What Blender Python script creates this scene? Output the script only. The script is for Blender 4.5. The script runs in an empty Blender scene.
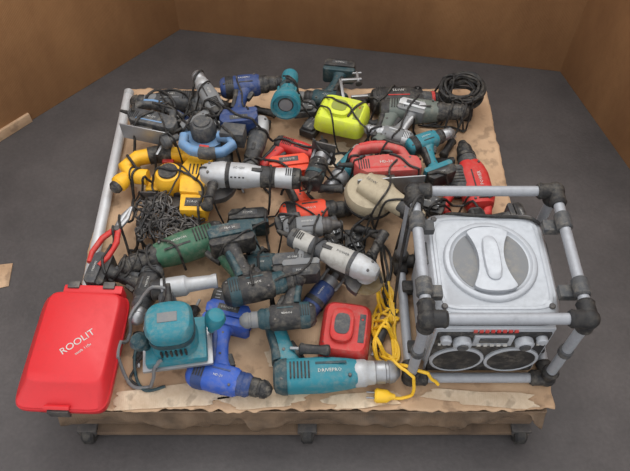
import bpy, bmesh, math, random
from mathutils import Vector, Matrix, Euler, noise
from mathutils.bvhtree import BVHTree
random.seed(23)
TOP=0.19
scene=bpy.context.scene
def lin(c):
    c/=255.0
    return c/12.92 if c<=0.04045 else ((c+0.055)/1.055)**2.4
def C(r,g,b): return (lin(r),lin(g),lin(b),1)
MATS={}
def mat(name,rgb,rough=0.62,metal=0.0,dust=0.5,dcol=(146,138,124),bump=0.2,scale=60):
    if name in MATS: return MATS[name]
    m=bpy.data.materials.new(name); m.use_nodes=True
    nt=m.node_tree; N=nt.nodes; L=nt.links
    p=N['Principled BSDF']; p.inputs['Metallic'].default_value=metal
    tc=N.new('ShaderNodeTexCoord')
    no=N.new('ShaderNodeTexNoise'); no.inputs['Scale'].default_value=scale; no.inputs['Detail'].default_value=8; no.inputs['Roughness'].default_value=0.75
    n3=N.new('ShaderNodeTexNoise'); n3.inputs['Scale'].default_value=14; n3.inputs['Detail'].default_value=3
    L.new(tc.outputs['Object'],no.inputs['Vector']); L.new(tc.outputs['Object'],n3.inputs['Vector'])
    mr=N.new('ShaderNodeMapRange'); mr.inputs['From Min'].default_value=0.44; mr.inputs['From Max'].default_value=0.66; mr.inputs['To Max'].default_value=dust
    L.new(no.outputs['Fac'],mr.inputs['Value'])
    m3=N.new('ShaderNodeMapRange'); m3.inputs['From Min'].default_value=0.35; m3.inputs['From Max'].default_value=0.7; m3.inputs['To Min'].default_value=.25; m3.inputs['To Max'].default_value=1.2
    L.new(n3.outputs['Fac'],m3.inputs['Value'])
    mu=N.new('ShaderNodeMath'); mu.operation='MULTIPLY'; L.new(mr.outputs[0],mu.inputs[0]); L.new(m3.outputs[0],mu.inputs[1])
    mx=N.new('ShaderNodeMix'); mx.data_type='RGBA'
    mx.inputs[6].default_value=C(*rgb); mx.inputs[7].default_value=C(*dcol)
    L.new(mu.outputs[0],mx.inputs[0]); L.new(mx.outputs[2],p.inputs['Base Color'])
    r2=N.new('ShaderNodeMapRange'); r2.inputs['To Min'].default_value=max(0.05,rough-0.12); r2.inputs['To Max'].default_value=min(1,rough+0.25)
    L.new(no.outputs['Fac'],r2.inputs['Value']); L.new(r2.outputs['Result'],p.inputs['Roughness'])
    bp=N.new('ShaderNodeBump'); bp.inputs['Strength'].default_value=bump; bp.inputs['Distance'].default_value=0.002
    L.new(no.outputs['Fac'],bp.inputs['Height']); L.new(bp.outputs['Normal'],p.inputs['Normal'])
    MATS[name]=m; return m
BLK=mat('black_plastic',(28,28,30),0.55,0,0.4)
RUB=mat('black_rubber',(20,20,22),0.6,0,0.3)
DGR=mat('dark_grey_plastic',(58,60,63),0.6,0,0.45)
GRY=mat('grey_plastic',(108,110,112),0.6,0,0.45)
LGR=mat('light_grey_metal',(172,174,176),0.45,0.3,0.4)
GALV=mat('galvanised_panel',(168,172,177),0.45,0.2,0.25,dcol=(122,124,126),bump=.1)
WHT=mat('offwhite_plastic',(166,164,158),0.6,0,0.5,dcol=(110,104,94))
STL=mat('steel',(155,157,160),0.4,0.75,0.35)
DST=mat('dark_steel',(82,80,80),0.5,0.6,0.45)
ALU=mat('aluminium_tube',(150,153,158),0.5,0.25,0.35,dcol=(104,104,106))
PIPE=mat('pipe_metal',(196,198,200),0.45,0.3,0.25)
TEAL=mat('teal_plastic',(26,114,128),0.58,0,0.4)
DTEAL=mat('dark_teal_plastic',(20,56,64),0.58,0,0.4)
NAVY=mat('navy_plastic',(28,54,104),0.55,0,0.35)
BLUE=mat('blue_plastic',(36,78,164),0.55,0,0.35)
LBLU=mat('pale_blue_plastic',(96,134,172),0.55,0,0.4)
GRN=mat('green_plastic',(46,92,68),0.58,0,0.5)
RED=mat('red_plastic',(184,38,34),0.55,0,0.35)
CRED=mat('red_case_plastic',(200,36,42),0.45,0,0.15,dcol=(140,60,60),bump=.08)
ORG=mat('orange_red_plastic',(222,68,36),0.55,0,0.3)
PNK=mat('faded_red_plastic',(180,72,68),0.6,0,0.5)
YEL=mat('yellow_plastic',(230,174,34),0.52,0,0.35,dcol=(140,112,60))
LIM=mat('lime_plastic',(196,208,50),0.55,0,0.35)
LIMD=mat('dark_lime_plastic',(128,138,40),0.5,0,0.3)
GGN=mat('grey_green_plastic',(88,96,90),0.6,0,0.45)
CRM=mat('cream_plastic',(164,152,128),0.6,0,0.5,dcol=(110,98,82))
LBL=mat('white_label',(190,189,184),0.6,0,0.5)
YCB=mat('yellow_cable_pvc',(232,184,36),0.45,0,0.2)
BRS=mat('brown_grip',(112,94,62),0.65,0,0.4)

WORDS={}
def word(wd):
    if wd in WORDS: return WORDS[wd]
    cu=bpy.data.curves.new('t','FONT'); cu.body=wd; cu.size=1; cu.align_x='CENTER'; cu.align_y='CENTER'; cu.resolution_u=1
    o=bpy.data.objects.new('t',cu); scene.collection.objects.link(o)
    bpy.context.view_layer.update()
    me=o.to_mesh(); V_=[v.co.copy() for v in me.vertices]; F=[list(p.vertices) for p in me.polygons]
    o.to_mesh_clear(); bpy.data.objects.remove(o); bpy.data.curves.remove(cu)
    w=max(v.x for v in V_)-min(v.x for v in V_)
    WORDS[wd]=(V_,F,w); return WORDS[wd]
PLACED=[]
class B:
    def __init__(s,fl=False): s.bm=bmesh.new(); s.mats=[]; s.fl=fl
    def mi(s,m):
        if m not in s.mats: s.mats.append(m)
        return s.mats.index(m)
    def loft(s,secs,m,n=18,cap=True):
        i=s.mi(m); rings=[]
        for (c,u,v,ru,rv,e) in secs:
            r=[]
            for k in range(n):
                a=2*math.pi*k/n; ca,sa=math.cos(a),math.sin(a)
                p=c+u*(ru*math.copysign(abs(ca)**(2/e),ca))+v*(rv*math.copysign(abs(sa)**(2/e),sa))
                r.append(s.bm.verts.new(p))
            rings.append(r)
        for a,b in zip(rings,rings[1:]):
            for k in range(n):
                f=s.bm.faces.new((a[k],a[(k+1)%n],b[(k+1)%n],b[k])); f.material_index=i
        if cap:
            f=s.bm.faces.new(rings[0][::-1]); f.material_index=i
            f=s.bm.faces.new(rings[-1]); f.material_index=i
    def xl(s,L,m,e=2.6,n=20):
        s.loft([(Vector((q[0],q[1],q[4] if len(q)>4 else 0)),Vector((0,1,0)),Vector((0,0,1)),q[2],q[3],e) for q in L],m,n)
    def pl(s,P,m,e=2.6,n=16,z=0):
        S=[]
        for k,q in enumerate(P):
            a=P[max(k-1,0)]; b=P[min(k+1,len(P)-1)]
            t=Vector((b[0]-a[0],b[1]-a[1],0)).normalized()
            S.append((Vector((q[0],q[1],z)),Vector((-t.y,t.x,0)),Vector((0,0,1)),q[2],q[3],e))
        s.loft(S,m,n)
    def lathe(s,o,ax,prof,m,n=22):
        o=Vector(o); ax=Vector(ax).normalized()
        u=ax.orthogonal().normalized(); v=ax.cross(u)
        s.loft([(o+ax*t,u,v,r,r,2) for t,r in prof],m,n)
    def cyl(s,p0,p1,r,m,n=14):
        p0=Vector(p0);p1=Vector(p1); d=(p1-p0).length; c=min(r*0.2,d*0.2)
        s.lathe(p0,p1-p0,[(0,r-c),(c,r),(d-c,r),(d,r-c)],m,n)
    def sph(s,c,r,m,sc=(1,1,1),n=14):
        i=s.mi(m)
        mt=Matrix.Translation(Vector(c))@Matrix.Diagonal((sc[0],sc[1],sc[2],1))
        g=bmesh.ops.create_uvsphere(s.bm,u_segments=n,v_segments=max(8,n*2//3),radius=r,matrix=mt)
        for v in g['verts']:
            for f in v.link_faces: f.material_index=i
    def prism(s,P,z0,z1,m,bev=0.003,M=None):
        i=s.mi(m)
        M=M or Matrix.Identity(4)
        lo=[s.bm.verts.new(M@Vector((x,y,z0))) for x,y in P]
        hi=[s.bm.verts.new(M@Vector((x,y,z1))) for x,y in P]
        fs=[s.bm.faces.new(lo[::-1]),s.bm.faces.new(hi)]
        n=len(P)
        for k in range(n): fs.append(s.bm.faces.new((lo[k],lo[(k+1)%n],hi[(k+1)%n],hi[k])))
        for f in fs: f.material_index=i
        if bev>0:
            es=set(e for f in fs[:2] for e in f.edges)
            if n<=6: es=set(e for f in fs for e in f.edges)
            r=bmesh.ops.bevel(s.bm,geom=list(es),offset=bev,segments=2,affect='EDGES',profile=0.6)
            for f in r['faces']: f.material_index=i
    def box(s,c,sz,m,rz=0,bev=0.003,rx=0,ry=0):
        M=Matrix.Translation(Vector(c))@Euler((math.radians(rx),math.radians(ry),math.radians(rz))).to_matrix().to_4x4()
        x,y,z=[a/2 for a in sz]
        s.prism([(-x,-y),(x,-y),(x,y),(-x,y)],-z,z,m,min(bev,x*.6,y*.6,z*.6),M)
    def mark(s,x,y,z,w=.03,h=.007,m=None):
        V_,F,ww=word(random.choice(('POWER','DRIVEPRO','WORKSHOP','550W','18V Li','TORQUE','PRO 24','HD-20')))
        i=s.mi(m or LBL); k=min(w/ww,h*.95); g=-1 if s.fl else 1
        vs=[s.bm.verts.new((x+v.x*k,y+g*v.y*k,z+.0009)) for v in V_]
        for f in F:
            try: s.bm.faces.new([vs[a] for a in f]).material_index=i
            except ValueError: pass
    def tube(s,P,r,m,n=8,sub=6,closed=False,raw=False):
        pts=[Vector(p) for p in P]
        if not raw: pts=cr(pts,sub,closed)
        S=[];N=len(pts)
        up=None
        for k in range(N):
            t=(pts[min(k+1,N-1)]-pts[max(k-1,0)])
            if t.length<1e-7: t=Vector((1,0,0))
            t.normalize()
            if up is None: up=t.orthogonal().normalized()
            up=(up-t*up.dot(t)); up=up.normalized() if up.length>1e-5 else t.orthogonal().normalized()
            S.append((pts[k],up.copy(),t.cross(up),r,r,2))
        s.loft(S,m,n)
    def disc_pts(s,r,cx=0,cy=0,a0=0,a1=360,n=24):
        return [(cx+r*math.cos(math.radians(a0+(a1-a0)*k/n)),cy+r*math.sin(math.radians(a0+(a1-a0)*k/n))) for k in range(n if abs(a1-a0)>=360 else n+1)]
    def done(s,name,x=0,y=0,ang=0,base=TOP,flip=False,sc=1,tilt=(0,0),free=False,z=None,mx=0.075,reject=False):
        bm=s.bm
        bmesh.ops.transform(bm,matrix=Matrix.Diagonal((sc,sc*(-1 if flip else 1),sc,1)),verts=bm.verts)
        bmesh.ops.recalc_face_normals(bm,faces=bm.faces)
        for f in bm.faces: f.smooth=True
        for e in bm.edges:
            if len(e.link_faces)==2 and e.calc_face_angle(0)>math.radians(38): e.smooth=False
        R=Euler((math.radians(tilt[0]),math.radians(tilt[1]),0)).to_matrix().to_4x4()
        M=Matrix.Rotation(math.radians(ang),4,'Z')@R
        vs=[M@v.co for v in bm.verts]
        zz=-min(v.z for v in vs)+base+0.0005 if z is None else z
        bm.verts.index_update()
        if not free:
            polys=[[v.index for v in f.verts] for f in bm.faces]
            k=0
            while True:
                T=Vector((x,y,zz))
                tr=BVHTree.FromPolygons([v+T for v in vs],polys)
                hit=any(len(tr.overlap(t)) for t in PLACED)
                if not hit or k*0.004>=mx: break
                zz+=0.004; k+=1
            if hit and reject: bm.free(); return None
            PLACED.append(tr)
        me=bpy.data.meshes.new(name); bm.to_mesh(me)
        for m in s.mats: me.materials.append(m)
        ob=bpy.data.objects.new(name,me); scene.collection.objects.link(ob)
        ob.matrix_world=Matrix.Translation((x,y,zz))@M
        bm.free(); return ob
def cr(p,sub=6,closed=False):
    n=len(p); out=[]
    rng=range(n if closed else n-1)
    for i in rng:
        if closed: a,b,c,d=p[(i-1)%n],p[i],p[(i+1)%n],p[(i+2)%n]
        else: a,b,c,d=p[max(i-1,0)],p[i],p[i+1],p[min(i+2,n-1)]
        for k in range(sub):
            t=k/sub
            out.append(0.5*((2*b)+(c-a)*t+(2*a-5*b+4*c-d)*t*t+(3*b-a-3*c+d)*t**3))
    out.append(p[0].copy() if closed else p[-1].copy())
    return out

# ---------- tool builders (local frame: chuck +X, handle -Y, lying on side) ----------
def chuck(b,x,m,r=0.021,bit=False):
    b.lathe((x,0,0),(1,0,0),[(0,r*.92),(.004,r),(.018,r),(.02,r*.9),(.024,r*.9),(.026,r),(.036,r*.92),(.046,r*.5),(.048,r*.35)],m)
    if bit: b.cyl((x+.046,0,0),(x+.085,0,0),.0035,STL,8)
def cordless(name,x,y,ang,col,acc,batt=None,flip=False,sc=1,ck=BLK,trig=BLK,bit=False,tilt=(0,0),impact=False,**kw):
    b=B(flip); batt=batt or acc
    b.xl([(-.088,0,.017,.017),(-.084,0,.024,.023),(-.075,0,.029,.027),(-.02,0,.031,.029),(.02,0,.030,.028),(.028,0,.026,.025)],col,3)
    b.xl([(-.072,0,.0305,.0285),(-.066,0,.0315,.0295),(-.052,0,.0315,.0295),(-.048,0,.0305,.0285)],acc,3)
    b.lathe((.022,0,0),(1,0,0),[(0,.024),(.006,.0265),(.014,.0265),(.016,.0255),(.018,.0265),(.026,.0265),(.034,.021)],acc if not impact else DST)
    if impact: b.lathe((.055,0,0),(1,0,0),[(0,.018),(.02,.012),(.024,.010),(.034,.010)],DST)
    else: chuck(b,.054,ck,bit=bit)
    b.pl([(-.018,-.015,.026,.021),(-.026,-.035,.020,.018),(-.034,-.06,.0175,.018),(-.041,-.085,.017,.018),(-.046,-.108,.020,.020),(-.046,-.118,.027,.024)],col,2.6)
    b.pl([(-.042,-.03,.012,.0195),(-.046,-.055,.009,.0205),(-.053,-.085,.009,.0205),(-.058,-.1,.008,.02)],acc,2.6)
    b.pl([(.0,-.032,.010,.008),(-.008,-.046,.010,.008),(-.014,-.058,.008,.007)],trig,2.6,10)
    P=[(-.092,-.116),(.004,-.116),(.012,-.124),(.008,-.136),(-.094,-.136),(-.098,-.126)]
    b.prism(P,-.029,.029,col,.004)
    b.prism([(-.094,-.137),(.009,-.137),(.010,-.158),(.0,-.172),(-.086,-.172),(-.097,-.158)],-.032,.032,batt,.005)
    b.box((-.043,-.155,.032),(.05,.016,.002),DGR,bev=.0006)
    b.mark(-.043,-.155,.0325,.036,.008); b.mark(-.015,.004,.0295,.042,.008)
    b.box((-.012,-.012,.028),(.04,.004,.002),acc,bev=.0005)
    for k in range(4): b.box((-.064+.006*k-.004,0,.029),(.0025,.03,.003),RUB,bev=.0005)
    for q in ((-.076,-.012),(.014,.018),(-.03,-.05),(-.04,-.1)): b.cyl((q[0],q[1],.0),(q[0],q[1],.0285 if q[1]>-.04 else .0192),.003,DST,8)
    return b.done(name,x,y,ang,flip=flip,sc=sc,tilt=tilt,**kw)
def corded(name,x,y,ang,col,acc,flip=False,sc=1,ck=STL,side=False,tilt=(0,0),bit=False,**kw):
    b=B(flip)
    b.xl([(-.115,0,.018,.018),(-.11,0,.027,.026),(-.095,0,.032,.031),(-.02,0,.033,.032),(.0,0,.031,.031),(.03,0,.028,.027),(.045,0,.025,.025)],col,3)
    b.xl([(-.117,0,.02,.02),(-.113,0,.0285,.0275),(-.1,0,.033,.032),(-.09,0,.0335,.0325)],acc,3)
    b.lathe((.04,0,0),(1,0,0),[(0,.0255),(.005,.027),(.022,.027),(.026,.024),(.04,.023),(.044,.018)],LGR if ck is STL else acc)
    chuck(b,.082,ck,.023,bit)
    b.pl([(-.085,-.012,.03,.024),(-.09,-.04,.021,.020),(-.098,-.07,.018,.019),(-.107,-.1,.018,.019),(-.112,-.125,.021,.021),(-.113,-.135,.016,.017)],col,2.6)
    b.pl([(-.108,-.03,.012,.021),(-.112,-.06,.009,.0215),(-.12,-.09,.009,.0215),(-.127,-.12,.009,.0215)],acc,2.6)
    b.pl([(-.064,-.034,.011,.009),(-.073,-.052,.011,.009),(-.082,-.072,.008,.008)],BLK,2.6,10)
    b.lathe((-.113,-.132,0),(-.1,-1,0),[(0,.009),(.01,.007),(.045,.0048)],RUB,12)
    for k in range(6): b.box((-.083+.007*k,.0,.032),(.003,.034,.003),RUB,bev=.0005)
    b.box((-.005,-.012,.0313),(.06,.005,.002),acc,bev=.0006)
    b.mark(-.008,.004,.032,.045,.011)
    for q in ((-.1,.015),(.03,.014),(-.095,-.05),(-.108,-.115)): b.cyl((q[0],q[1],.0),(q[0],q[1],.031 if q[1]>-.04 else .0207),.0035,DST,8)
    if side:
        b.lathe((.05,0,0),(0,1,0),[(0,.01),(.03,.01),(.032,.017),(.036,.017),(.05,.014),(.12,.016),(.128,.019),(.132,.012)],BLK,14)
    return b.done(name,x,y,ang,flip=flip,sc=sc,tilt=tilt,**kw)
def rothammer(name,x,y,ang,col,acc,flip=False,sc=1,tilt=(0,0),ring=RED,**kw):
    b=B(flip)
    b.xl([(-.12,0,.02,.02),(-.112,0,.036,.032),(-.09,0,.044,.036),(.0,0,.046,.037),(.03,0,.04,.034),(.05,0,.032,.03)],col,3.2)
    b.xl([(-.05,-.045,.02,.03),(-.04,-.05,.034,.034),(.02,-.05,.034,.034),(.032,-.045,.022,.03)],acc,3)
    b.lathe((.045,0,0),(1,0,0),[(0,.031),(.03,.028),(.034,.026)],acc)
    b.lathe((.079,0,0),(1,0,0),[(0,.029),(.01,.029)],ring)
    b.lathe((.09,0,0),(1,0,0),[(0,.022),(.005,.025),(.03,.023),(.045,.015),(.055,.012)],RUB)
    pts=[(-.1,.02),(-.135,.012),(-.155,-.02),(-.158,-.06),(-.15,-.095),(-.12,-.108),(-.085,-.1),(-.05,-.075)]
    b.pl([(p[0],p[1],.014,.017) for p in pts],col,2.6)
    b.pl([(-.163,-.015,.009,.0185),(-.168,-.05,.009,.0185),(-.162,-.085,.009,.0185)],acc,2.4)
    b.pl([(-.14,-.02,.008,.009),(-.143,-.05,.008,.009)],RED,2.6,10)
    b.mark(-.03,.01,.037,.06,.016); b.box((-.03,-.01,.0367),(.07,.004,.002),ring,bev=.0005)
    for k in range(5): b.box((-.035+.011*k,-.052,.034),(.004,.034,.003),RUB,bev=.0005)
    for k in range(5): b.box((-.1+.007*k,.01,.0355),(.003,.04,.003),RUB,bev=.0005)
    for q in ((-.1,.02),(.035,.02),(-.1,-.02)): b.cyl((q[0],q[1],0),(q[0],q[1],.036),.004,DST,8)
    return b.done(name,x,y,ang,flip=flip,sc=sc,tilt=tilt,**kw)
def grinder(name,x,y,ang,col,acc,flip=False,sc=1,tilt=(0,0),disc=True,**kw):
    b=B(flip)
    b.xl([(-.15,0,.018,.018),(-.145,0,.026,.025),(-.12,0,.028,.027),(-.06,0,.025,.024),(-.03,0,.028,.028),(.0,0,.033,.033),(.05,0,.034,.034),(.056,0,.031,.031)],col,2.6)
    b.xl([(.054,0,.032,.032),(.07,0,.034,.034),(.1,0,.03,.03),(.12,0,.024,.026),(.13,0,.016,.02)],LGR,3)
    b.xl([(-.152,0,.02,.02),(-.148,0,.027,.026),(-.128,0,.029,.028)],acc,2.6)
    b.xl([(.045,0,.0345,.0345),(.057,0,.0345,.0345)],acc,2.6)
    b.xl([(-.08,0,.0275,.0265),(-.04,0,.0295,.029)],acc,2.6)
    b.lathe((.095,0,0),(0,0,-1),[(0,.026),(.034,.028),(.04,.022),(.05,.014)],LGR)
    if disc:
        b.prism(b.disc_pts(.06,.095,0,90,270,18),-.06,-.04,DST,.002)
        b.lathe((.095,0,-.048),(0,0,-1),[(0,.052),(.003,.054),(.005,.052)],BRS,30)
        b.lathe((.095,0,-.05),(0,0,-1),[(0,.018),(.008,.014)],STL)
    b.lathe((.09,.02,0),(0,1,.15),[(0,.008),(.02,.008),(.022,.016),(.026,.016),(.04,.013),(.1,.015),(.11,.017),(.114,.01)],BLK,14)
    b.lathe((-.15,0,0),(-1,0,0),[(0,.009),(.012,.008),(.045,.005)],RUB,12)
    b.mark(.02,0,.034,.04,.012,DGR)
    for k in range(5): b.box((-.135+.006*k,0,.0275),(.003,.024,.003),RUB,bev=.0005)
    for k in range(4): b.box((.005+.011*k,.026,.0225),(.005,.004,.012),RUB,rx=-40,bev=.0005)
    for k in (-1,1): b.cyl((.105,.016*k,.02),(.105,.016*k,.031),.004,DST,8)
    b.box((-.03,.0,.029),(.03,.012,.005),BLK)
    return b.done(name,x,y,ang,flip=flip,sc=sc,tilt=tilt,**kw)
def jigsaw(name,x,y,ang,col,acc,flip=False,sc=1,tilt=(0,0),**kw):
    b=B(flip)
    P=[(-.08,-.04),(-.09,-.02),(-.09,.0),(-.07,.006),(.02,.006),(.06,.0),(.09,-.005),(.1,-.02),(.098,-.05),(.085,-.06),(-.06,-.055)]
    b.prism(P,-.031,.031,col,.006)
    h=[(-.078,-.005),(-.088,.03),(-.07,.055),(-.03,.062),(.02,.058),(.055,.04),(.068,.0)]
    b.pl([(p[0],p[1],.014,.018) for p in h],col,2.8)
    b.pl([(-.065,.062,.009,.0195),(-.03,.069,.009,.0195),(.015,.066,.009,.0195)],acc,2.6)
    b.box((.015,.045,0),(.035,.014,.014),BLK,rz=-12)
    b.box((.005,-.085,0),(.19,.004,.07),STL,bev=.001)
    b.box((-.02,-.07,0),(.08,.03,.03),DST)
    b.cyl((.075,-.05,0),(.075,-.1,0),.008,STL); b.box((.075,-.13,0),(.008,.06,.0015),STL,bev=.0003)
    b.mark(.0,-.022,.0315,.06,.014)
    b.box((.0,-.04,.031),(.1,.005,.002),acc,bev=.0005)
    for k in range(5): b.box((-.078+.007*k,-.025,.031),(.003,.035,.003),RUB,bev=.0005)
    for q in ((-.07,-.005),(.05,-.045),(.07,-.01)): b.cyl((q[0],q[1],.02),(q[0],q[1],.0318),.004,DST,8)
    b.lathe((-.09,.0,0),(-1,.1,0),[(0,.009),(.012,.008),(.045,.005)],RUB,12)
    return b.done(name,x,y,ang,flip=flip,sc=sc,tilt=tilt,**kw)
def charger(name,x,y,ang,col,acc,sc=1,tilt=(0,0),w=.14,d=.11,h=.055,**kw):
    b=B()
    b.loft([(Vector((0,0,z)),Vector((1,0,0)),Vector((0,1,0)),w/2*k,d/2*k,6) for z,k in ((0,.96),(.004,1),(h*.6,.97),(h*.9,.88),(h,.8))],col,28)
    b.loft([(Vector((-.01,0,z)),Vector((1,0,0)),Vector((0,1,0)),w*.24*k,d*.3*k,3) for z,k in ((h*.9,1),(h*1.2,.96),(h*1.25,.85))],col,24)
    b.loft([(Vector((-.01,0,z)),Vector((1,0,0)),Vector((0,1,0)),w*.15,d*.18,3) for z in (h*1.2,h*1.28)],acc,24)
    b.box((w*.31,0,h*.99),(w*.12,d*.5,.004),acc,bev=.001)
    for k in (-1,1): b.box((0,k*d*.36,h*.93),(w*.5,.006,.006),acc,bev=.001)
    for k in range(5): b.box((-w*.36,(-.3+.12*k)*d,h*.94),(w*.1,.003,.006),acc,bev=.0005)
    b.cyl((w*.31,d*.15,h),(w*.31,d*.15,h+.003),.003,RED,8)
    return b.done(name,x,y,ang,sc=sc,tilt=tilt,**kw)
def battery(name,x,y,ang,col,sc=1,tilt=(0,0),**kw):
    b=B()
    b.prism([(-.05,-.035),(.045,-.035),(.05,-.02),(.05,.02),(.045,.035),(-.05,.035)],0,.036,col,.005)
    b.box((-.005,0,.042),(.07,.045,.014),DGR)
    for k in (-1,1): b.box((-.005,k*.024,.046),(.06,.006,.004),BLK,bev=.001)
    for k in range(3): b.box((.02,-.012+.012*k,.05),(.018,.003,.003),STL,bev=.0005)
    b.mark(-.02,0,.0495,.03,.012)
    return b.done(name,x,y,ang,sc=sc,tilt=tilt,**kw)

# ---------------- room -------------------
def slab(name,a,b2,h,th,m,z0=0,e0=0,e1=0):
    a=Vector((a[0],a[1]));b2=Vector((b2[0],b2[1])); d=(b2-a); L=d.length; ang=math.atan2(d.y,d.x)
    bb=B(); bb.box(((L+e1-e0)/2,-th/2,h/2),(L+e0+e1,th,h),m,bev=.002)
    return bb.done(name,a.x,a.y,math.degrees(ang),z=z0,free=True)
def cardmat(name,c1,c2,vert=True,rough=.75,sc=3.5,fl=0.0,bs=.35):
    m=bpy.data.materials.new(name); m.use_nodes=True; N=m.node_tree.nodes; L=m.node_tree.links; p=N['Principled BSDF']
    tc=N.new('ShaderNodeTexCoord'); n1=N.new('ShaderNodeTexNoise'); n1.inputs['Scale'].default_value=sc; n1.inputs['Detail'].default_value=10; n1.inputs['Roughness'].default_value=.65
    mp=N.new('ShaderNodeMapping'); mp.inputs['Scale'].default_value=(1,1,.35) if vert else (1,1,1)
    L.new(tc.outputs['Object'],mp.inputs[0]); L.new(mp.outputs[0],n1.inputs['Vector'])
    cr_=N.new('ShaderNodeValToRGB'); cr_.color_ramp.elements[0].position=.32; cr_.color_ramp.elements[1].position=.68
    cr_.color_ramp.elements[0].color=C(*c1); cr_.color_ramp.elements[1].color=C(*c2)
    L.new(n1.outputs['Fac'],cr_.inputs[0])
    out=cr_.outputs[0]
    if fl>0:
        n4=N.new('ShaderNodeTexNoise'); n4.inputs['Scale'].default_value=26; n4.inputs['Detail'].default_value=5; L.new(tc.outputs['Object'],n4.inputs['Vector'])
        m4=N.new('ShaderNodeMapRange'); m4.inputs['From Min'].default_value=.56; m4.inputs['From Max'].default_value=.66; m4.inputs['To Max'].default_value=fl; L.new(n4.outputs[0],m4.inputs[0])
        x4=N.new('ShaderNodeMix'); x4.data_type='RGBA'; x4.inputs[7].default_value=C(96,76,58); L.new(m4.outputs[0],x4.inputs[0]); L.new(out,x4.inputs[6]); out=x4.outputs[2]
    L.new(out,p.inputs['Base Color'])
    wv=N.new('ShaderNodeTexWave'); wv.inputs['Scale'].default_value=60; wv.inputs['Distortion'].default_value=.4; L.new(tc.outputs['Object'],wv.inputs['Vector'])
    n2=N.new('ShaderNodeTexNoise'); n2.inputs['Scale'].default_value=18; L.new(tc.outputs['Object'],n2.inputs['Vector'])
    ad=N.new('ShaderNodeMath'); ad.operation='MULTIPLY_ADD'; ad.inputs[1].default_value=.08; L.new(wv.outputs['Fac'],ad.inputs[0]); L.new(n2.outputs['Fac'],ad.inputs[2])
    bp=N.new('ShaderNodeBump'); bp.inputs['Strength'].default_value=bs; bp.inputs['Distance'].default_value=.008; L.new(ad.outputs[0],bp.inputs['Height']); L.new(bp.outputs[0],p.inputs['Normal'])
    p.inputs['Roughness'].default_value=rough
    return m
WALL=cardmat('wall_cardboard',(124,86,52),(154,112,72))
CARD=cardmat('pallet_cardboard',(162,130,100),(198,168,136),False,sc=5,fl=.45,bs=.2)
PAPER=cardmat('torn_paper',(184,160,132),(220,202,176),False,sc=12,fl=.4,bs=.3)
WRAP=cardmat('brown_wrap',(72,60,48),(124,102,80),False,.5,sc=9,fl=.6)
WOOD=cardmat('pallet_wood',(74,60,48),(122,100,78),False,sc=6)
fm=bpy.data.materials.new('floor_concrete'); fm.use_nodes=True; N=fm.node_tree.nodes; L=fm.node_tree.links; p=N['Principled BSDF']
tc=N.new('ShaderNodeTexCoord'); n1=N.new('ShaderNodeTexNoise'); n1.inputs['Scale'].default_value=2.2; n1.inputs['Detail'].default_value=10; n1.inputs['Roughness'].default_value=.7
n2=N.new('ShaderNodeTexNoise'); n2.inputs['Scale'].default_value=90; n2.inputs['Detail'].default_value=4
L.new(tc.outputs['Object'],n1.inputs[0]); L.new(tc.outputs['Object'],n2.inputs[0])
r=N.new('ShaderNodeValToRGB'); r.color_ramp.elements[0].position=.3; r.color_ramp.elements[1].position=.75
r.color_ramp.elements[0].color=C(60,57,57); r.color_ramp.elements[1].color=C(92,87,86)
r2=N.new('ShaderNodeMapRange'); r2.inputs['To Min'].default_value=.75; r2.inputs['To Max'].default_value=1.2; L.new(n2.outputs[0],r2.inputs[0])
mm=N.new('ShaderNodeVectorMath'); mm.operation='MULTIPLY'; L.new(n1.outputs['Fac'],r.inputs[0]); L.new(r.outputs[0],mm.inputs[0]); L.new(r2.outputs[0],mm.inputs[1]); L.new(mm.outputs[0],p.inputs['Base Color'])
bp=N.new('ShaderNodeBump'); bp.inputs['Strength'].default_value=.3; bp.inputs['Distance'].default_value=.003; L.new(n2.outputs[0],bp.inputs['Height']); L.new(bp.outputs[0],p.inputs['Normal'])
p.inputs['Roughness'].default_value=.6
b=B(); b.box((0,1.2,-.025),(6,6,.05),fm,bev=0.001); b.done('floor',free=True,z=0)
c1=(-.557,2.257); c2=(.956,2.001)
dl=Vector((c1[0]+1.13,c1[1]-1.64)).normalized(); le=(c1[0]-dl.x*2.2,c1[1]-dl.y*2.2)
dr=Vector((1.091-c2[0],1.499-c2[1])).normalized(); re=(c2[0]+dr.x*1.9,c2[1]+dr.y*1.9)
slab('wall_left',c1,le,1.25,.02,WALL); slab('wall_back',c2,c1,1.25,.02,WALL,e0=.03,e1=.03); slab('wall_right',re,c2,1.25,.02,WALL)

# ---------------- pallet ------------------
x0,x1,y0,y1=-.64,.584,.572,1.70
b=B()
for i in range(7):
    yy=y0+.05+(y1-y0-.1)*i/6; b.box(((x0+x1)/2,yy,.163),(x1-x0-.03,.1,.02),WOOD)
for i in range(3):
    xx=x0+.07+(x1-x0-.14)*i/2
    b.box((xx,(y0+y1)/2,.142),(.1,y1-y0-.04,.02),WOOD); b.box((xx,(y0+y1)/2,.04),(.1,y1-y0-.04,.02),WOOD)
    for j in range(3):
        yy=y0+.08+(y1-y0-.16)*j/2; b.box((xx,yy,.09),(.1,.13,.085),WOOD)
b.box(((x0+x1)/2,y0+.012,.128),(x1-x0-.04,.02,.045),WOOD)
b.box(((x0+x1)/2,y0+.02,.075),(x1-x0-.05,.02,.035),WOOD)
b.box(((x0+x1)/2,y0+.03,.04),(x1-x0-.05,.08,.02),WOOD)
for xx in (x0+.05,-.02,x1-.05):
    for yy in (y0-.002,y1-.06):
        b.cyl((xx-.016,yy,.03),(xx+.016,yy,.03),.03,RUB,22); b.cyl((xx-.018,yy,.03),(xx+.018,yy,.03),.012,DST,12)
        b.box((xx,yy+.02,.05),(.05,.06,.02),DST)
b.done('wooden_pallet',z=0,free=True)
bm=bmesh.new(); nx,ny=160,150
g=[]
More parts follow.
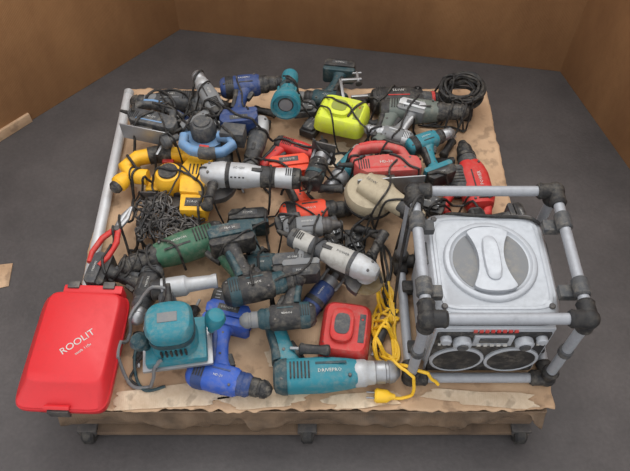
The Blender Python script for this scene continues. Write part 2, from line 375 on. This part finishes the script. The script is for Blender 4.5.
for j in range(ny+1):
    row=[]
    for i in range(nx+1):
        u=i/nx; v=j/ny
        X=x0+(x1-x0)*u; Y=y0+(y1-y0)*v
        X+=(.006*noise.noise(Vector((0,Y*9,3)))+.004*noise.noise(Vector((0,Y*40,3))))*(1 if min(u,1-u)<.03 else 0)
        Y+=(.010*noise.noise(Vector((X*8,0,5)))+.008*noise.noise(Vector((X*45,0,5))))*(1 if min(v,1-v)<.03 else 0)
        cre=max(0,1-abs(noise.noise(Vector((X*4,Y*4,2))))*14)
        Z=.1865+.001*noise.noise(Vector((X*7,Y*7,0)))+.0018*cre
        row.append(bm.verts.new((X,Y,Z)))
    g.append(row)
for j in range(ny):
    for i in range(nx): bm.faces.new((g[j][i],g[j][i+1],g[j+1][i+1],g[j+1][i])).smooth=True
me=bpy.data.meshes.new('cardboard_sheet'); bm.to_mesh(me); bm.free(); me.materials.append(CARD)
ob=bpy.data.objects.new('cardboard_sheet',me); scene.collection.objects.link(ob)
sm=ob.modifiers.new('s','SOLIDIFY'); sm.thickness=.004; sm.offset=-1
bm=bmesh.new(); g=[]
nx=260;nz=14
for j in range(nz+1):
    row=[]
    for i in range(nx+1):
        u=i/nx; X=x0+.01+(x1-x0-.03)*u; v=j/nz
        hang=max(.012,.055+.06*noise.noise(Vector((X*5,2,0)))+.045*noise.noise(Vector((X*24,7,0))))
        Z=.182-v*hang
        Y=y0-.003-.012*v+v*.02*noise.noise(Vector((X*9,Z*12,0)))+.007*v*noise.noise(Vector((X*30,Z*30,4)))
        row.append(bm.verts.new((X,Y,Z)))
    g.append(row)
for j in range(nz):
    for i in range(nx): bm.faces.new((g[j][i],g[j+1][i],g[j+1][i+1],g[j][i+1])).smooth=True
me=bpy.data.meshes.new('w'); bm.to_mesh(me); bm.free(); me.materials.append(WRAP)
ob=bpy.data.objects.new('pallet_wrap_skirt',me); scene.collection.objects.link(ob)
sm=ob.modifiers.new('s','SOLIDIFY'); sm.thickness=.002
# torn paper remnants lying on the cardboard, near the front edge
for (px_,py_,rx_,ry_,s_) in ((-.36,.605,.14,.028,1),(-.12,.60,.1,.022,2),(.12,.597,.09,.02,3),(.42,.60,.13,.02,4),(-.27,.80,.07,.04,5),(-.08,.71,.05,.03,6),(-.5,1.3,.05,.06,7),(.05,1.4,.08,.05,8)):
    b=B(); P=[]
    for k in range(40):
        a=2*math.pi*k/40; q=1+.35*noise.noise(Vector((math.cos(a)*2,math.sin(a)*2,s_*3.1)))+.12*noise.noise(Vector((math.cos(a)*9,math.sin(a)*9,s_)))
        P.append((rx_*q*math.copysign(abs(math.cos(a))**.7,math.cos(a)),ry_*q*math.copysign(abs(math.sin(a))**.7,math.sin(a))))
    b.prism(P,0,.0012,PAPER,0); b.done('torn_paper',px_,py_,random.uniform(-5,5),base=.1885,free=True)

# ---------------- radio -----------------
rx0,rx1,ry0,ry1,rz0,rz1=.234,.57,.645,.985,TOP+.022,.52
b=B(); r=.0125
K=[(x,y) for x in (rx0,rx1) for y in (ry0,ry1)]
for x,y in K: b.cyl((x,y,rz0),(x,y,rz1),r,ALU)
for z in (rz0,rz1):
    for y in (ry0,ry1): b.cyl((rx0,y,z),(rx1,y,z),r,ALU)
    for x in (rx0,rx1): b.cyl((x,ry0,z),(x,ry1,z),r,ALU)
    for x,y in K:
        sx=1 if x==rx0 else -1; sy=1 if y==ry0 else -1; sz=1 if z==rz0 else -1
        b.sph((x,y,z),.0225,RUB)
        for d in ((sx,0,0),(0,sy,0),(0,0,sz)):
            b.lathe((x,y,z),d,[(0,.02),(.03,.019),(.036,.0205),(.042,.0165)],RUB,16)
for x in (rx0,rx1):
    for y in (ry0+.075,ry1-.09):
        b.cyl((x,y-.022,rz1),(x,y+.022,rz1),.0185,DGR)
        s_=1 if x==rx0 else -1
        b.box((x+.022*s_,y,rz1-.022),(.04,.03,.02),DGR)
        b.box((x+.018*s_,y,rz0+.01),(.04,.03,.03),RUB)
    b.cyl((x,ry0,.35),(x,ry0,.375),.0165,DGR)
cx=(rx0+rx1)/2; cy=(ry0+ry1)/2+.005
U=Vector((1,0,0));V=Vector((0,1,0))
b.loft([(Vector((cx,cy,z)),U,V,.143*k,.142*k,9) for z,k in ((.202,.94),(.21,.99),(.22,1),(.43,1),(.452,.99),(.463,.97),(.468,.93))],GALV,48)
b.loft([(Vector((cx,cy,z)),U,V,.145,.144,9) for z in (.418,.428)],DGR,48)
b.loft([(Vector((cx,cy,.467)),U,V,.128,.127,8),(Vector((cx,cy,.4705)),U,V,.126,.125,8),(Vector((cx,cy,.4705)),U,V,.12,.119,8),(Vector((cx,cy,.4685)),U,V,.118,.117,8)],GALV,48)
b.lathe((cx,cy,.468),(0,0,1),[(0,.108),(.006,.106),(.008,.103),(.008,.095),(.004,.091),(.002,.088),(.002,.0)],GALV,56)
for s_ in (-1,1):
    P=[]
    for a in range(-54,55,6): P.append((cx+s_*.086*math.cos(math.radians(a)),cy+.086*math.sin(math.radians(a))))
    for k in range(11):
        t=1-2*k/10; P.append((cx+s_*(.030+.018*t*t),cy+.068*t))
    b.prism(P,.4690,.4712,GRY,0)
W=[]
for k in range(25):
    t=-1+2*k/24; W.append((cx+(.029+.019*t*t),cy+.07*t))
top=[(cx+.048*math.cos(math.radians(a)),cy+.07+.016*math.sin(math.radians(a))) for a in range(15,180,15)]
left=[(2*cx-x_,y_) for x_,y_ in W[::-1]]
bot=[(cx-.048*math.cos(math.radians(a)),cy-.07-.016*math.sin(math.radians(a))) for a in range(15,180,15)]
b.prism(W+top+left+bot,.470,.484,GALV,.0012)
b.loft([(Vector((cx,cy,z)),U,V,.02*k,.06*k,3) for z,k in ((.483,1),(.488,.97),(.491,.85))],GALV,30)
for sx in (-1,1):
    for sy in (-1,1): b.cyl((cx+sx*.118,cy+sy*.118,.465),(cx+sx*.118,cy+sy*.118,.4745),.007,DST,10)
    b.box((cx+sx*.137,cy+.03,.44),(.014,.06,.04),DGR)
fy=cy-.142
b.box((cx,fy-.004,.318),(.268,.012,.22),GALV,bev=.005)
b.box((cx,fy-.008,.282),(.258,.012,.142),BLK,bev=.003)
for sgn in (-1,1):
    X=cx+sgn*.065
    b.lathe((X,fy-.012,.282),(0,-1,0),[(0,.064),(.006,.064),(.008,.061),(.008,.057),(.005,.056)],GALV,40)
    b.lathe((X,fy-.014,.282),(0,-1,0),[(0,.056),(.0045,.056),(.0055,.03),(.008,.0)],RUB,32)
b.box((cx,fy-.01,.384),(.256,.01,.06),BLK,bev=.003)
b.box((cx,fy-.016,.386),(.09,.008,.046),GALV); b.box((cx,fy-.021,.393),(.064,.004,.02),DGR,bev=.001)
for sgn in (-1,1):
    b.cyl((cx+sgn*.07,fy-.012,.384),(cx+sgn*.07,fy-.034,.384),.021,GALV,20)
    b.cyl((cx+sgn*.07,fy-.034,.384),(cx+sgn*.07,fy-.037,.384),.013,DGR,16)
    b.cyl((cx+sgn*.108,fy-.012,.394),(cx+sgn*.108,fy-.028,.394),.013,GALV,14)
    for k in range(3): b.box((cx+sgn*(.096+.011*k),fy-.016,.366),(.007,.006,.006),LBL,bev=.001)
for k in range(5): b.box((cx-.03+.015*k,fy-.021,.371),(.009,.006,.006),LBL,bev=.001)
for k in range(8): b.box((cx-.045+.013*k,fy-.012,.42),(.008,.004,.008),RED,bev=.0)
b.done('jobsite_radio',z=0)

# ---------------- red case + pipe --------------
b=B()
CXr,CYr=-.590,.700; w,d,h=.222,.31,.12
def sec(z,k,kk,oy=0,ox=0,e=9): return (Vector((ox,oy,z*.93)),U,V,w/2*k,d/2*kk,e)
b.loft([sec(0,.84,.86),sec(.006,.87,.9),sec(.055,.96,.975)],CRED,56)
b.loft([sec(.055,.99,.995),sec(.058,1,1),sec(.068,1,1),sec(.071,.98,.985),sec(.075,.975,.98,.0,.0),sec(.108,.84,.80,.016,.008),sec(.114,.815,.78,.017,.008),sec(.117,.78,.75,.017,.008)],CRED,56)
b.box((.02,.152,.075),(.15,.024,.05),CRED,bev=.005)
b.box((.06,.162,.094),(.03,.02,.022),DST); b.box((-.03,.162,.094),(.03,.02,.022),DST)
b.box((0,-.158,.056),(.05,.008,.03),DST); b.box((.0,-.152,.079),(.06,.01,.012),CRED,rx=40)
red=b.done('red_tool_case',CXr,CYr,-2)
def text(par,s,loc,rot,size,m):
    cu=bpy.data.curves.new('lettering','FONT'); cu.body=s; cu.size=size; cu.extrude=.0004; cu.align_x='CENTER'; cu.align_y='CENTER'
    o=bpy.data.objects.new('lettering',cu); scene.collection.objects.link(o); cu.materials.append(m)
    o.parent=par; o.location=loc; o.rotation_euler=(0,0,math.radians(rot)); return o
text(red,'ROOLIT',(.02,.0,.1093),42,.025,LBL); text(red,'tools 110v',(.038,-.018,.1093),42,.010,LBL)
b=B(); b.lathe((0,0,0),(0,1,0),[(0,.0135),(.002,.0155),(.77,.0155),(.774,.014)],PIPE,24)
b.lathe((0,.765,0),(0,1,0),[(0,.0165),(.02,.0165)],LGR,24)
b.done('metal_pipe',-.612,.878,0.8,mx=0)

# ---------------- tools -------------
T=lambda a=9:(random.uniform(-a,a),random.uniform(-a,a))
def circsaw(name,x,y,ang,col,acc,sc=1,flip=False,tilt=(0,0),big=False,**kw):
    b=B(flip)
    b.prism(b.disc_pts(.078,.0,0,-8,188,24),-.03,-.008,col,.004)
    b.lathe((0,0,-.02),(0,0,-1),[(0,.07),(.0015,.07)],STL,36)
    b.prism(b.disc_pts(.074,.0,0,188,352,20),-.028,-.012,STL if not big else DST,.003)
    b.box((.01,-.03,-.02),(.2,.004,.05),DST,bev=.001)
    b.lathe((.0,.01,-.01),(0,0,1),[(0,.044),(.03,.046),(.05,.042),(.062,.036),(.066,.02)],col if big else DGR,26)
    b.lathe((.0,.01,.05),(0,0,1),[(0,.03),(.01,.028)],acc,22)
    h=[(-.07,.02),(-.12,.025),(-.145,.055),(-.115,.095),(-.05,.115),(.03,.112),(.08,.09),(.07,.045)] if big else [(-.055,.03),(-.098,.035),(-.115,.065),(-.09,.1),(-.04,.115),(.02,.108),(.055,.085),(.06,.045)]
    w=.021 if big else .016
    b.pl([(p[0],p[1],w,w+.003) for p in h],col,2.6,z=.012)
    b.pl([((h[3][0]+h[4][0])/2,(h[3][1]+h[4][1])/2,w+.003,w+.006),(h[4][0],h[4][1],w+.0035,w+.006),((h[4][0]+h[5][0])/2,(h[4][1]+h[5][1])/2+.002,w+.003,w+.006)],acc,2.5,z=.012)
    b.box((-.02,.086,.01),(.035,.014,.012),RED,rz=-3)
    if big:
        b.prism([(.04,-.055),(.11,-.06),(.13,.0),(.12,.09),(.06,.1),(.03,.04)],-.02,.045,col,.008)
        b.prism([(.05,-.12),(.125,-.12),(.13,-.06),(.045,-.06)],-.015,.04,col,.006)
        b.box((.088,-.09,.041),(.05,.03,.002),BLK,bev=.0005); b.mark(.088,-.09,.042,.04,.014)
        for k in range(5): b.box((.06+.011*k,.03,.045),(.004,.04,.003),BLK,bev=.0005)
        b.lathe((-.135,.02,.012),(-.6,-1,0),[(0,.02),(.02,.026),(.035,.026),(.045,.016)],col,18)
        b.lathe((-.155,-.015,.012),(-.6,-1,0),[(0,.02),(.012,.02),(.02,.012)],acc,18)
    else:
        b.prism([(-.15,-.01),(-.07,-.01),(-.065,.045),(-.15,.045)],-.022,.045,acc,.005)
        b.lathe((.08,.05,.01),(.7,.6,0),[(0,.012),(.03,.012),(.034,.022),(.055,.024),(.065,.014)],acc,18)
    return b.done(name,x,y,ang,sc=sc,flip=flip,tilt=tilt,**kw)
rothammer('rotary_hammer',.30,1.60,2,BLK,DGR,sc=1.0)
corded('hammer_drill',.33,1.485,-6,GGN,BLK,sc=1.1,ck=BLK,tilt=T(5))
rothammer('rotary_hammer',.47,1.27,95,RED,DGR,sc=1.0,flip=True,ring=BLK)
corded('corded_drill',.045,.645,3,TEAL,DTEAL,sc=1.25,flip=True,ck=STL)
cordless('cordless_drill',-.215,.632,-14,BLUE,NAVY,batt=BLUE,flip=True,sc=1.12,ck=BLK)
cordless('cordless_drill',-.085,.772,186,BLK,DTEAL,batt=DGR,sc=1.0,ck=GRY)
cordless('cordless_drill',-.135,.852,14,BLK,DTEAL,batt=DTEAL,flip=True,sc=1.12,ck=BLK)
cordless('cordless_drill',-.13,.962,5,DTEAL,BLK,batt=BLK,flip=True,sc=1.05,ck=BLK)
grinder('angle_grinder',.055,.93,-28,WHT,DGR,sc=.9)
charger('battery_charger',.078,.765,-8,RED,DGR,w=.13,d=.16,h=.06)
circsaw('circular_saw',-.425,1.235,-2,YEL,BLK,sc=.98,big=True,mx=.02)
cordless('cordless_drill',.0,1.145,10,ORG,BLK,batt=ORG,flip=True,sc=1.15,ck=BLK,tilt=T(6))
cordless('impact_driver',-.005,1.03,4,GRY,BLK,flip=False,sc=.9,impact=True,tilt=T(6))
grinder('angle_grinder',-.19,1.195,176,LGR,BLK,sc=1.0)
cordless('cordless_drill',.1,1.31,232,TEAL,LGR,batt=BLK,sc=1.08,ck=STL,flip=True)
jigsaw('jigsaw',.20,1.265,5,PNK,RED,sc=1.0)
corded('corded_drill',-.035,1.372,-22,RED,BLK,sc=.8,ck=BLK)
grinder('angle_grinder',-.178,1.36,82,DGR,BLK,sc=.85,disc=False)
cordless('cordless_drill',.34,1.36,25,TEAL,BLK,batt=BLK,sc=.85,ck=STL,tilt=T(6))
cordless('screwdriver_drill',.225,1.385,160,GRY,LGR,sc=.8,ck=STL,tilt=T(6))
cordless('cordless_drill',-.205,1.59,8,NAVY,BLK,batt=NAVY,sc=1.08,ck=BLK)
cordless('cordless_drill',.02,1.61,172,DTEAL,BLK,sc=1.0,ck=GRY)
corded('impact_wrench',-.475,1.6,180,DGR,GRY,sc=1.0,ck=BLK,flip=True)
corded('corded_drill',-.335,1.55,115,GRY,BLK,sc=.9,ck=STL,flip=True)
charger('battery_charger',.085,1.485,-18,LIM,LIMD,w=.16,d=.13,h=.055)
cordless('cordless_drill',-.44,.865,262,BLK,DGR,sc=.95,ck=STL,tilt=T(6))
jigsaw('jigsaw',-.49,1.45,-15,DGR,LBLU,sc=.85)
b=B()
b.lathe((0,.2,0),(0,-1,0),[(0,.02),(.004,.026),(.03,.028),(.05,.025),(.11,.026),(.13,.034),(.15,.043),(.175,.046),(.19,.046),(.192,.04),(.18,.037),(.178,0)],TEAL,28)
b.lathe((0,.024,0),(0,-1,0),[(0,.0),(.001,.035),(.003,.035),(.004,.0)],BLK,24)
b.lathe((0,.021,0),(0,-1,0),[(0,.0),(.001,.02),(.003,.02),(.004,.0)],GRY,24)
b.lathe((0,.13,0),(0,-1,0),[(0,.026),(.004,.0285),(.02,.0285),(.024,.026)],DTEAL,24)
for k in range(8):
    a=k*math.pi/4; b.box((.037*math.cos(a),.06,.037*math.sin(a)),(.006,.04,.006),TEAL,ry=-math.degrees(a),bev=.001)
b.box((0,.12,.029),(.014,.03,.008),BLK)
b.done('flashlight',-.09,1.455,-3,tilt=(-12,0))
circsaw('circular_saw',-.33,1.39,172,LBLU,DGR,sc=.85)
b=B()
b.lathe((0,0,0),(0,0,1),[(0,.07),(.004,.072),(.01,.072),(.014,.066)],RUB,32)
b.lathe((0,0,.014),(0,0,1),[(0,.07),(.02,.074),(.036,.066),(.042,.05)],CRM,32)
b.loft([(Vector((t*.2-.03,0,.06)),V,Vector((0,0,1)),ry,rz,2.6) for t,ry,rz in ((0,.02,.012),(.03,.036,.024),(.3,.04,.028),(.55,.03,.024),(.9,.026,.022),(1,.018,.016))],CRM,20)
b.xl([(.1,0,.0285,.0245,.06),(.14,0,.027,.024,.06)],BLK)
b.lathe((.17,0,.06),(1,0,0),[(0,.009),(.04,.005)],RUB,12); b.mark(0,0,.088,.04,.014,DGR)
b.done('disc_sander',.155,1.155,-40)
b=B()
b.box((0,0,.006),(.15,.11,.01),STL,bev=.003); b.box((0,0,.022),(.13,.1,.026),TEAL,bev=.006)
b.loft([(Vector((0,0,z)),U,V,a,c,3) for z,a,c in ((.03,.05,.045),(.07,.046,.042),(.1,.048,.044),(.118,.05,.046),(.13,.044,.04),(.137,.028,.026))],TEAL,28)
b.loft([(Vector((0,0,z)),U,V,.049,.045,3) for z in (.078,.094)],DTEAL,28)
b.box((0,0,.1375),(.04,.022,.002),GRY,bev=.0006)
b.lathe((.075,.02,.02),(.3,0,1),[(0,.008),(.03,.01),(.036,.02),(.055,.023),(.068,.017),(.073,.006)],TEAL,20)
b.lathe((-.06,-.01,.03),(-.3,0,1),[(0,.008),(.02,.01),(.026,.018),(.042,.02),(.052,.012)],DTEAL,20)
b.lathe((0,.04,.11),(0,1,.2),[(0,.01),(.012,.008),(.05,.005)],RUB,12)
for k in range(6): b.box((-.025+.01*k,-.0445,.06),(.004,.006,.02),RUB,bev=.0005)
b.done('palm_router',-.335,.705,8,sc=1.12)
b=B()
b.lathe((-.09,0,0),(1,0,0),[(0,.022),(.005,.028),(.09,.028),(.1,.02),(.16,.018),(.165,.02),(.175,.02)],LGR,22)
b.pl([(-.05,-.01,.024,.02),(-.055,-.05,.018,.018),(-.065,-.1,.018,.019),(-.068,-.115,.014,.014)],DGR)
b.lathe((-.068,-.115,0),(0,-1,0),[(0,.008),(.04,.005)],RUB,12)
b.lathe((-.092,0,0),(1,0,0),[(0,.02),(.004,.0285),(.03,.0285)],BLK,20)
b.done('heat_gun',-.33,.86,10,sc=.95)
b=B(); pts=[]
for k in range(190):
    a=k*2*math.pi/14; rr=.03+.038*abs(math.sin(k*.031+.2))+.004*random.random()+.004*math.sin(k*.9)
    pts.append((rr*math.cos(a),rr*math.sin(a),.008+.0035*(k//14)+.003*math.sin(k*1.7)))
b.tube(pts,.0045,RUB,6,3); b.done('cable_coil',.47,1.59,0)
b=B(); b.box((0,.04,0),(.075,.01,.012),STL); b.box((-.033,0,0),(.01,.09,.012),STL); b.box((.02,-.04,0),(.055,.01,.012),STL); b.cyl((.025,.02,0),(.025,.075,0),.005,STL); b.cyl((.025,.018,0),(.025,.024,0),.011,DST); b.cyl((.01,.072,0),(.04,.072,0),.0035,STL); b.done('g_clamp',.12,1.62,5)
b=B()
def link(c,ang,tl,m,s=.011):
    R=Euler((tl,0,ang)).to_matrix(); P=[]
    for k in range(10):
        a=k*2*math.pi/10; P.append(Vector(c)+R@Vector((s*1.5*math.cos(a),s*.8*math.sin(a),0)))
    b.tube(P,.0026,m,5,2,True)
x,y,a=0,0,0
for k in range(190):
    a+=random.uniform(-.9,.9); nxp=x+.02*math.cos(a); nyp=y+.02*math.sin(a)
    if (nxp/.11)**2+(nyp/.075)**2>1: a+=2.2; continue
    x,y=nxp,nyp; link((x,y,.008+.03*random.random()*(1-(x/.11)**2)),a,(k%2)*1.3+.3,DST)
b.done('steel_chain',-.43,1.105,0,mx=.03)
corded('corded_drill',-.375,.99,203,GRN,BLK,sc=1.2,flip=True,ck=BLK,mx=.03)
b=B()
b.pl([(.09,.0,.004,.004),(.05,.006,.009,.005),(.01,0,.01,.006)],STL); b.pl([(.09,-.001,.004,.004),(.05,-.008,.008,.005),(.01,0,.01,.006)],STL)
b.cyl((.01,0,-.008),(.01,0,.008),.009,DST)
b.pl([(.01,.004,.008,.006),(-.03,.022,.008,.008),(-.08,.024,.007,.008),(-.11,.015,.006,.007)],RED); b.pl([(.01,-.004,.008,.006),(-.03,-.022,.008,.008),(-.08,-.024,.007,.008),(-.11,-.015,.006,.007)],RED)
b.done('pliers',-.545,1.04,70)

# ---- secondary tools filling the heap ----
def ground(x,y):
    z=TOP
    for t in PLACED:
        h=t.ray_cast(Vector((x,y,.75)),Vector((0,0,-1)),1)
        if h[0] is not None and h[0].z>z: z=h[0].z
    return z
def sidehandle(name,x,y,ang,**kw):
    b=B(); b.lathe((-.06,0,0),(1,0,0),[(0,.01),(.004,.017),(.012,.018),(.03,.014),(.08,.016),(.09,.02),(.096,.012)],BLK,14); b.cyl((.036,0,0),(.065,0,0),.005,STL,8)
    return b.done(name,x,y,ang,**kw)
def trimmer(name,x,y,ang,col,acc,sc=1,**kw):
    b=B(); b.xl([(-.07,0,.02,.02),(-.064,0,.03,.03),(.03,0,.031,.031),(.04,0,.027,.027)],col,2.4)
    b.xl([(-.03,0,.032,.032),(-.015,0,.032,.032)],acc,2.4)
    b.lathe((.038,0,0),(1,0,0),[(0,.022),(.03,.022),(.034,.012),(.05,.01)],STL); b.box((.09,0,0),(.006,.08,.075),DST)
    for k in (-1,1): b.cyl((.04,k*.028,0),(.09,k*.028,0),.005,STL,8)
    b.mark(.01,0,.0312,.03,.01); b.lathe((-.068,0,0),(-1,0,0),[(0,.009),(.03,.005)],RUB,10)
    return b.done(name,x,y,ang,sc=sc,**kw)
cols=[(BLK,DGR),(DGR,BLK),(GRY,BLK),(BLK,DTEAL),(DGR,GRY),(GGN,BLK),(BLK,GRY),(NAVY,BLK),(DGR,RED),(BLK,ORG),(LGR,BLK)]
cnt=0
for ps in (0,1,2):
    gx=[]
    yy=.66
    while yy<1.64:
        xx=-.5+random.uniform(0,.05)
        while xx<.48:
            gx.append((xx+random.uniform(-.015,.015),yy+random.uniform(-.015,.015))); xx+=.05
        yy+=.05
    random.shuffle(gx); lim=(40,70,95)[ps]
    for (xx,yy) in gx:
        if cnt>lim: break
        if yy<1.03 and xx>.17: continue
        if yy<.72 and (xx<-.38 or -.12<xx<-.06): continue
        if abs(xx+.39)<.13 and abs(yy-.99)<.09: continue
        if any(ground(xx+q,yy+p_)>TOP+.004 for q,p_ in ((0,0),(.012,.01),(-.012,-.01))): continue
        c_=random.choice(cols); k=random.random(); a=random.uniform(0,360)
        if yy>1.52: a=random.choice((0,180))+random.uniform(-25,25)
        fl=random.random()<.5
        if yy>1.52: fl=(a>90 and a<270)
        if yy<.75: fl=not (a>90 and a<270)
        kw=dict(reject=True,mx=(.045,.06,.04)[ps],tilt=T(9))
        if ps==2: k=.63+.3*random.random()
        if k<.26: o=cordless('cordless_drill',xx,yy,a,c_[0],c_[1],sc=.78,flip=fl,ck=random.choice((BLK,STL)),**kw)
        elif k<.36: o=corded('corded_drill',xx,yy,a,c_[0],c_[1],sc=.72,flip=fl,**kw)
        elif k<.46: o=grinder('angle_grinder',xx,yy,a,c_[0],c_[1],sc=.65,disc=False,flip=not fl,**kw)
        elif k<.62: o=trimmer('laminate_trimmer',xx,yy,a,c_[0],c_[1],sc=.9,**kw)
        elif k<.78: o=battery('tool_battery',xx,yy,a,c_[0],sc=.75,**kw)
        elif k<.93: o=sidehandle('side_handle',xx,yy,a,sc=.8,**kw)
        else: o=jigsaw('jigsaw',xx,yy,a,c_[0],c_[1],sc=.65,**kw)
        if o: cnt+=1
print('fillers',cnt)

# ---------------- cables ----------------
def cable(name,P,r=.0038,m=RUB,cap=.40,plug=False):
    pts=cr([Vector((p[0],p[1],0)) for p in P],8)
    zs=[min(ground(p.x,p.y),cap) for p in pts]
    n=len(zs); z2=[max(zs[max(0,i-1):i+2]) for i in range(n)]
    z3=[sum(z2[max(0,i-2):i+3])/len(z2[max(0,i-2):i+3]) for i in range(n)]
    b=B(); Q=[Vector((p.x,p.y,max(z,w_)+r)) for p,z,w_ in zip(pts,z3,zs)]
    b.tube(Q,r,m,7,raw=True)
    if plug:
        d=(Q[-1]-Q[-3]).normalized(); c=Q[-1]+Vector((0,0,.008))
        b.lathe(c-d*.005,d,[(0,.006),(.01,.009),(.02,.016),(.045,.018),(.05,.014)],m,14)
        for s in (-1,1):
            o=c+d*.045+Vector((-d.y,d.x,0))*.007*s; b.cyl(o,o+d*.02,.0025,STL,8)
    return b.done(name,z=0,free=True)
def wander(x,y,n,step,a,turn=.8,bx=(-.55,.5),by=(.62,1.67)):
    P=[(x,y)]
    for k in range(n):
        a+=random.uniform(-turn,turn)
        nx_,ny_=x+step*math.cos(a),y+step*math.sin(a)
        if not(bx[0]<nx_<bx[1] and by[0]<ny_<by[1]) or (nx_>.16 and ny_<1.04): a+=1.6; continue
        x,y=nx_,ny_; P.append((x,y))
    return P
cable('power_cable',[(.215,1.0),(.25,1.06),(.33,1.08),(.42,1.05),(.47,1.08),(.45,1.16),(.36,1.15),(.3,1.1)])
cable('power_cable',[(.2,.95),(.19,.88),(.21,.82),(.215,.9),(.24,.95),(.28,.965),(.34,.955),(.42,.945),(.5,.94),(.54,.92)],cap=.6,r=.0042)
cable('power_cable',[(-.55,1.45),(-.56,1.55),(-.52,1.62),(-.45,1.56),(-.47,1.47),(-.53,1.42),(-.56,1.33),(-.52,1.28)],r=.0045)
cable('power_cable',[(-.5,1.5),(-.4,1.47),(-.33,1.5),(-.28,1.45),(-.32,1.4)])
cable('power_cable',[(-.56,1.1),(-.545,1.0),(-.56,.95),(-.54,.9),(-.5,.93),(-.52,1.02),(-.54,1.1),(-.5,1.17)])
cable('power_cable',[(-.33,.77),(-.36,.83),(-.43,.83),(-.47,.76),(-.48,.68),(-.45,.63),(-.4,.63),(-.36,.65)],m=GRY,r=.0045)
cable('power_cable',[(-.4,.79),(-.44,.74),(-.45,.67),(-.42,.62),(-.37,.63)],m=DTEAL,r=.004)
cable('power_cable',[(.13,1.0),(.16,.96),(.2,.93),(.21,1.02),(.16,1.08),(.1,1.06),(.12,1.0)])
cable('power_cable',[(.11,.98),(.15,.92),(.19,.86),(.2,.97),(.18,1.05),(.13,1.04)])
cable('power_cable',[(.36,1.52),(.42,1.53),(.46,1.48),(.43,1.43),(.36,1.43),(.3,1.44)])
cable('power_cable',[(-.1,1.22),(-.07,1.26),(-.12,1.3),(-.2,1.28),(-.24,1.24)])
cable('power_cable',[(-.2,1.05),(-.16,1.08),(-.1,1.09),(-.05,1.07),(-.07,1.02)])
for i,q in enumerate(((-.4,1.5,16,.05,0),(.1,1.45,12,.045,1),(-.3,1.2,14,.045,3),(.3,1.25,12,.045,2),(-.45,1.1,14,.045,4),(-.25,.95,10,.045,1),
    (-.5,1.6,16,.05,5),(-.2,1.45,12,.045,2),(.2,1.4,12,.045,3),(0,1.25,12,.045,0),(.4,1.2,10,.045,2.5),(-.1,1.6,12,.05,0),(-.35,.95,10,.04,2),(.1,1.0,12,.04,1),(-.5,.9,9,.04,1.2),
    (-.5,1.62,12,.05,0),(-.25,1.65,10,.05,0),(.1,1.6,12,.045,0),(.3,1.55,12,.04,0),(.4,1.4,10,.04,1),(-.53,1.2,10,.035,1.5),(-.5,1.0,10,.035,1),(-.1,.85,10,.035,1),(0,.95,10,.04,1),(-.3,1.1,12,.04,0))):
    cable('power_cable',wander(*q,turn=.65),r=random.choice((.0026,.003,.0036)))
for s0 in (0,2.1):
    yp=[]
    for k in range(22):
        a=k*1.15+s0; yp.append((.185+.03*math.cos(a)+.01*random.uniform(-1,1),.80+.08*math.sin(a*.47+s0)+.03*math.sin(a)))
    if s0==0: cable('extension_cable',[(.2,.93)]+yp+[(.165,.72),(.2,.66),(.24,.615),(.215,.6),(.19,.6)],r=.0042,m=YCB,cap=.26,plug=True)
    else: cable('extension_cable',yp+[(.2,.73),(.21,.66),(.3,.625)],r=.0042,m=YCB,cap=.26)

b=B(); b.prism([(-.06,-.04),(.05,-.05),(.07,.03),(-.02,.05)],0,.004,CARD,.001); b.done('cardboard_scrap',-1.0,1.06,20,base=0,free=True)
b=B(); b.box((0,0,.02),(.035,.22,.04),CARD); b.done('wood_batten',-1.12,1.66,-42,base=0,free=True)

# ---------------- light / world / camera -------------
w=bpy.data.worlds.new('World'); scene.world=w; w.use_nodes=True
bg=w.node_tree.nodes['Background']; bg.inputs[0].default_value=(.98,.98,1,1); bg.inputs[1].default_value=1.3
def area(name,loc,tgt,size,e,col=(1,1,1)):
    l=bpy.data.lights.new(name,'AREA'); l.shape='RECTANGLE'; l.size=size[0]; l.size_y=size[1]; l.energy=e; l.color=col
    o=bpy.data.objects.new(name,l); scene.collection.objects.link(o); o.location=loc
    o.rotation_euler=(Vector(tgt)-Vector(loc)).to_track_quat('-Z','Y').to_euler()
area('skylight',(.1,2.3,3.2),(0,1.1,.2),(2.6,1.8),70,(1,.98,.95))
cam=bpy.data.cameras.new('cam'); co=bpy.data.objects.new('camera',cam); scene.collection.objects.link(co); scene.camera=co
cam.sensor_width=36; cam.lens=660/630*36; cam.clip_start=.01
co.location=(0,0,1.743); co.rotation_euler=(math.radians(35),0,0)
scene.view_settings.view_transform='Standard'
